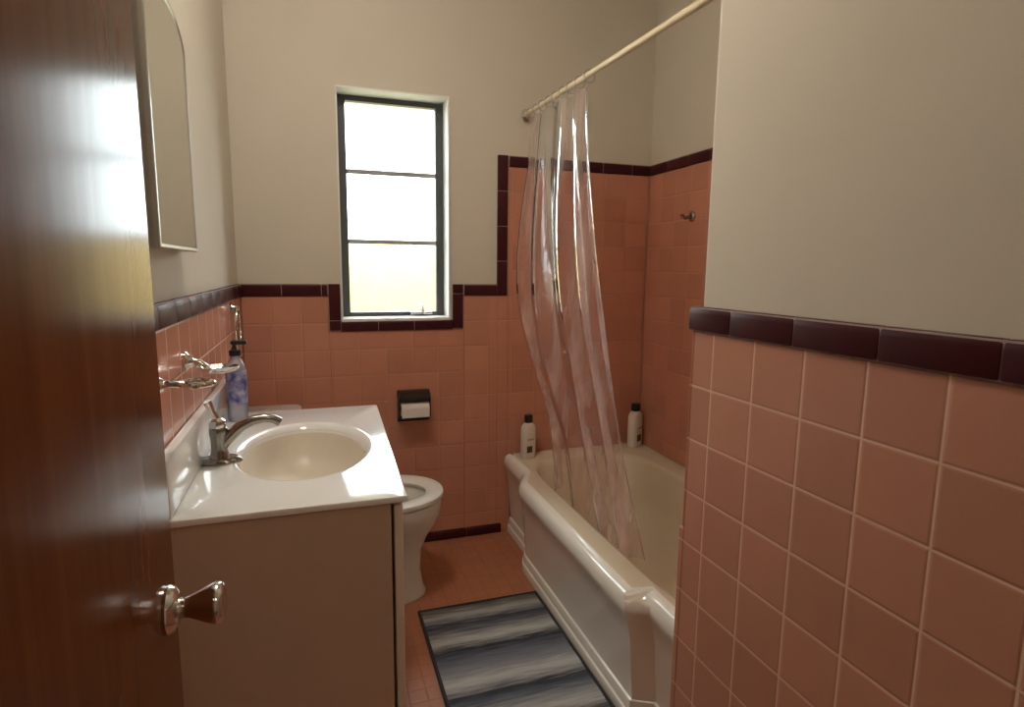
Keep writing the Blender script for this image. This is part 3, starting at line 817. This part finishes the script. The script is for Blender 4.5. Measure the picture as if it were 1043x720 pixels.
shampoo(1.472, 2.482, ZR + .001, math.radians(30), 'conditioner_bottle', 'white bottle with black cap in the far right corner of the tub', .180, .086, .036)

# ------------------------------------------------------------------ curtain rod and clear curtain
RA, RB = Vector((0.900, D - .002, 1.908)), Vector((0.790, YA + .001, 1.797))
t = thing('curtain_rod', 'cream shower curtain rod spanning the tub alcove', 'curtain rod', tuple((RA + RB) / 2))
bm = nb(); tube(bm, [RA + (RB - RA) * (i / 10) for i in range(11)], .0092, 18); obj('pole', bm, M['rod'], t)
dr = (RB - RA).normalized()
for P, sg in ((RA, 1), (RB, -1)):
    bm = nb(); lathe(bm, P, (0, -sg, 0), [(0, .024), (.004, .025), (.012, .018), (.02, .014)], 24); obj('flange', bm, M['chrome'], t)

def lerp(a, b, k): return a + (b - a) * k
def rod_at(y): k = (y - RA.y) / (RB.y - RA.y); return RA + (RB - RA) * k
NS, NZ = 260, 60
def curtain_point(u, w):
    """u 0..1 from the far edge to the near edge, w 0..1 from the rod down"""
    ytop = lerp(2.46, 1.785, u); top = rod_at(ytop); top.z -= .03
    zb = 0.36 - .06 * math.sin(u * 3.0) 
    z = lerp(top.z, zb, w)
    # far edge sways out of the tub half way down, everything ends inside the tub
    sway = math.sin(PI * min(1, w * 1.25) ** 1.2) * (1 - u) ** 1.5
    xfar = lerp(top.x, 0.915, w ** 1.5) - .065 * sway
    xnear = lerp(top.x, 0.925, w ** 1.3)
    x = lerp(xfar, xnear, u)
    yfar = lerp(2.46, 2.16, smooth01((w - .45) / .55)) 
    ynear = lerp(1.785, 1.50, w ** 2.2)
    yy = lerp(yfar, ynear, u)
    f = 4.6 * u + .35 * math.sin(6.5 * u)
    amp = .010 + .016 * smooth01(w * 3) + .008 * w
    ph = 2 * PI * f + 1.4 * math.sin(2.1 * w + u * 3) + .5 * math.sin(5 * w)
    x += amp * math.sin(ph) * (0.75 + .35 * math.sin(7 * u + 3))
    yy += .010 * math.sin(2 * ph + 1) * smooth01(w * 3)
    x += .006 * math.sin(23 * u + 9 * w) * w
    return Vector((x, yy, z))
t = thing('shower_curtain', 'clear vinyl shower curtain bunched at the far end of the rod', 'shower curtain', (0.9, 2.1, 1.86))
bm = nb(); G = [[bm.verts.new(curtain_point(i / NS, j / NZ)) for i in range(NS + 1)] for j in range(NZ + 1)]
for j in range(NZ):
    for i in range(NS):
        bm.faces.new((G[j][i], G[j][i + 1], G[j + 1][i + 1], G[j + 1][i]))
obj('vinyl_sheet', bm, M['vinyl'], t, angle=180)
for k in range(9):
    yk = lerp(2.455, 1.79, k / 8); P = rod_at(yk)
    bm = nb(); tube(bm, [P + Vector((.018 * math.sin(a), 0, -.006 + .020 * math.cos(a))) for a in [2 * PI * i / 20 for i in range(20)]], .0016, 6, closed=True)
    obj('ring', bm, M['bottle_clear'], t)

# ------------------------------------------------------------------ hook on the alcove tiles
t = thing('wall_hook', 'small dark hook on the tiled alcove wall beside the near wall edge', 'hook', (XA, 2.185, 1.47))
bm = nb(); lathe(bm, (XA - .0005, 2.185, 1.47), (-1, 0, 0), [(0, .022), (.004, .022), (.010, .014)], 20); obj('plate', bm, M['gunmetal'], t)
bm = nb(); tube(bm, [(XA - .006, 2.185, 1.47), (XA - .035, 2.185, 1.462), (XA - .05, 2.185, 1.470), (XA - .052, 2.185, 1.478)], [.008, .007, .007, .009], 12); obj('prong', bm, M['gunmetal'], t)

# ------------------------------------------------------------------ rug
rg0, rg1, ra0, ra1 = 1.225, 1.985, 0.312, 0.772
M['rug'] = rug_mat(rg0, rg1)
o = thing('bath_rug', 'blue grey striped bath rug with dark edging on the floor beside the tub', 'rug', ((ra0 + ra1) / 2, (rg0 + rg1) / 2, 0))
bm = nb()
nx, ny = 30, 60
def rz_(x, y): return .009 + .0012 * math.sin(x * 19 + y * 7) + .0008 * math.sin(y * 41)
top = [[bm.verts.new((lerp(ra0 + .008, ra1 - .008, i / nx), lerp(rg0 + .008, rg1 - .008, j / ny), rz_(lerp(ra0, ra1, i / nx), lerp(rg0, rg1, j / ny)))) for i in range(nx + 1)] for j in range(ny + 1)]
for j in range(ny):
    for i in range(nx): bm.faces.new((top[j][i], top[j][i + 1], top[j + 1][i + 1], top[j + 1][i]))
rm = bmesh.ops.extrude_face_region(bm, geom=bm.faces[:])
for v in [g for g in rm['geom'] if isinstance(g, bmesh.types.BMVert)]: v.co.z = .0005
pile = obj('pile', bm, M['rug'], o)
bm = nb(); w = .011
box(bm, ra0, ra1, rg0, rg0 + w, .0003, .0125, bev=.004); box(bm, ra0, ra1, rg1 - w, rg1, .0003, .0125, bev=.004)
box(bm, ra0, ra0 + w, rg0, rg1, .0003, .0125, bev=.004); box(bm, ra1 - w, ra1, rg0, rg1, .0003, .0125, bev=.004)
obj('edging', bm, M['rug_border'], o, label='dark bound edge')
# the stripe pattern uses object coordinates measured from the rug's centre
for n in M['rug'].node_tree.nodes:
    if n.type == 'MATH' and n.operation == 'SUBTRACT' and abs(n.inputs[0].default_value - rg1) < 1e-6 and not n.inputs[0].is_linked:
        n.inputs[0].default_value = rg1 - (rg0 + rg1) / 2

# ------------------------------------------------------------------ light
W = bpy.data.worlds.new('sky'); S.world = W; W.use_nodes = True
bg = W.node_tree.nodes['Background']
bg.inputs[0].default_value = (0.90, 0.97, 1.0, 1); bg.inputs[1].default_value = 9.0
def area(name, loc, rot, sx, sy, power, col, portal=False):
    l = bpy.data.lights.new(name, 'AREA'); l.shape = 'RECTANGLE'; l.size = sx; l.size_y = sy; l.energy = power; l.color = col
    if portal: l.cycles.is_portal = True
    o = bpy.data.objects.new(name, l); COL.objects.link(o); o.location = loc; o.rotation_euler = rot
    return o
area('window_portal', (0.331, D + 0.26, 1.485), (-PI / 2, 0, 0), 0.50, 0.96, 1, (1, 1, 1), portal=True)
sun = bpy.data.lights.new('sun', 'SUN'); sun.energy = 8; sun.color = (1, .93, .8); sun.angle = .01
so = bpy.data.objects.new('sun', sun); COL.objects.link(so); so.rotation_euler = (math.radians(48), 0, math.radians(-20))
area('hall_fill', (0.35, -0.95, H - .02), (0, 0, 0), 0.35, 0.35, 5, (1, .80, .58))  # warm fill added in the unseen hall, brightens the doorway end

lx, ly = 0.02, 1.40
t = thing('ceiling_fill', 'unseen fill light added under the ceiling to brighten the bathroom', 'fill light', (lx, ly, H))  # dome-shaped fill light, added above the view to lift the walls
bm = nb(); lathe(bm, (lx, ly, H - .0005), (0, 0, -1), [(0, .13), (.015, .135), (.022, .125)], 40); obj('base', bm, M['white_paint'], t)
em, nt, b = new_mat('ceiling fill glow')
b.inputs['Base Color'].default_value = (.9, .88, .82, 1); b.inputs['Emission Color'].default_value = (1, .92, .80, 1); b.inputs['Emission Strength'].default_value = 44
bm = nb(); lathe(bm, (lx, ly, H - .022), (0, 0, -1), [(0, .12), (.03, .125), (.06, .110), (.085, .075), (.097, .035), (.1, .005)], 40); obj('diffuser', bm, em, t)

# ------------------------------------------------------------------ camera
R = [[0.94894603, -0.03514615, 0.31347436], [-0.3152584, -0.13924564, 0.93873468], [0.01065703, -0.98963397, -0.14321672]]
cam = bpy.data.cameras.new('camera'); co = bpy.data.objects.new('camera', cam); COL.objects.link(co)
m = Matrix([[R[i][0], -R[i][1], -R[i][2], 0] for i in range(3)] + [[0, 0, 0, 1]])
m.translation = Vector((0, 0, 1.245))
co.matrix_world = m
cam.sensor_fit = 'HORIZONTAL'; cam.sensor_width = 36; cam.lens = 600 / 1043 * 36; cam.clip_start = 0.02
S.camera = co
S.view_settings.view_transform = 'Standard'; S.view_settings.look = 'None'
S.view_settings.exposure = 0.2; S.view_settings.gamma = 1.0; S.view_settings.use_curve_mapping = False
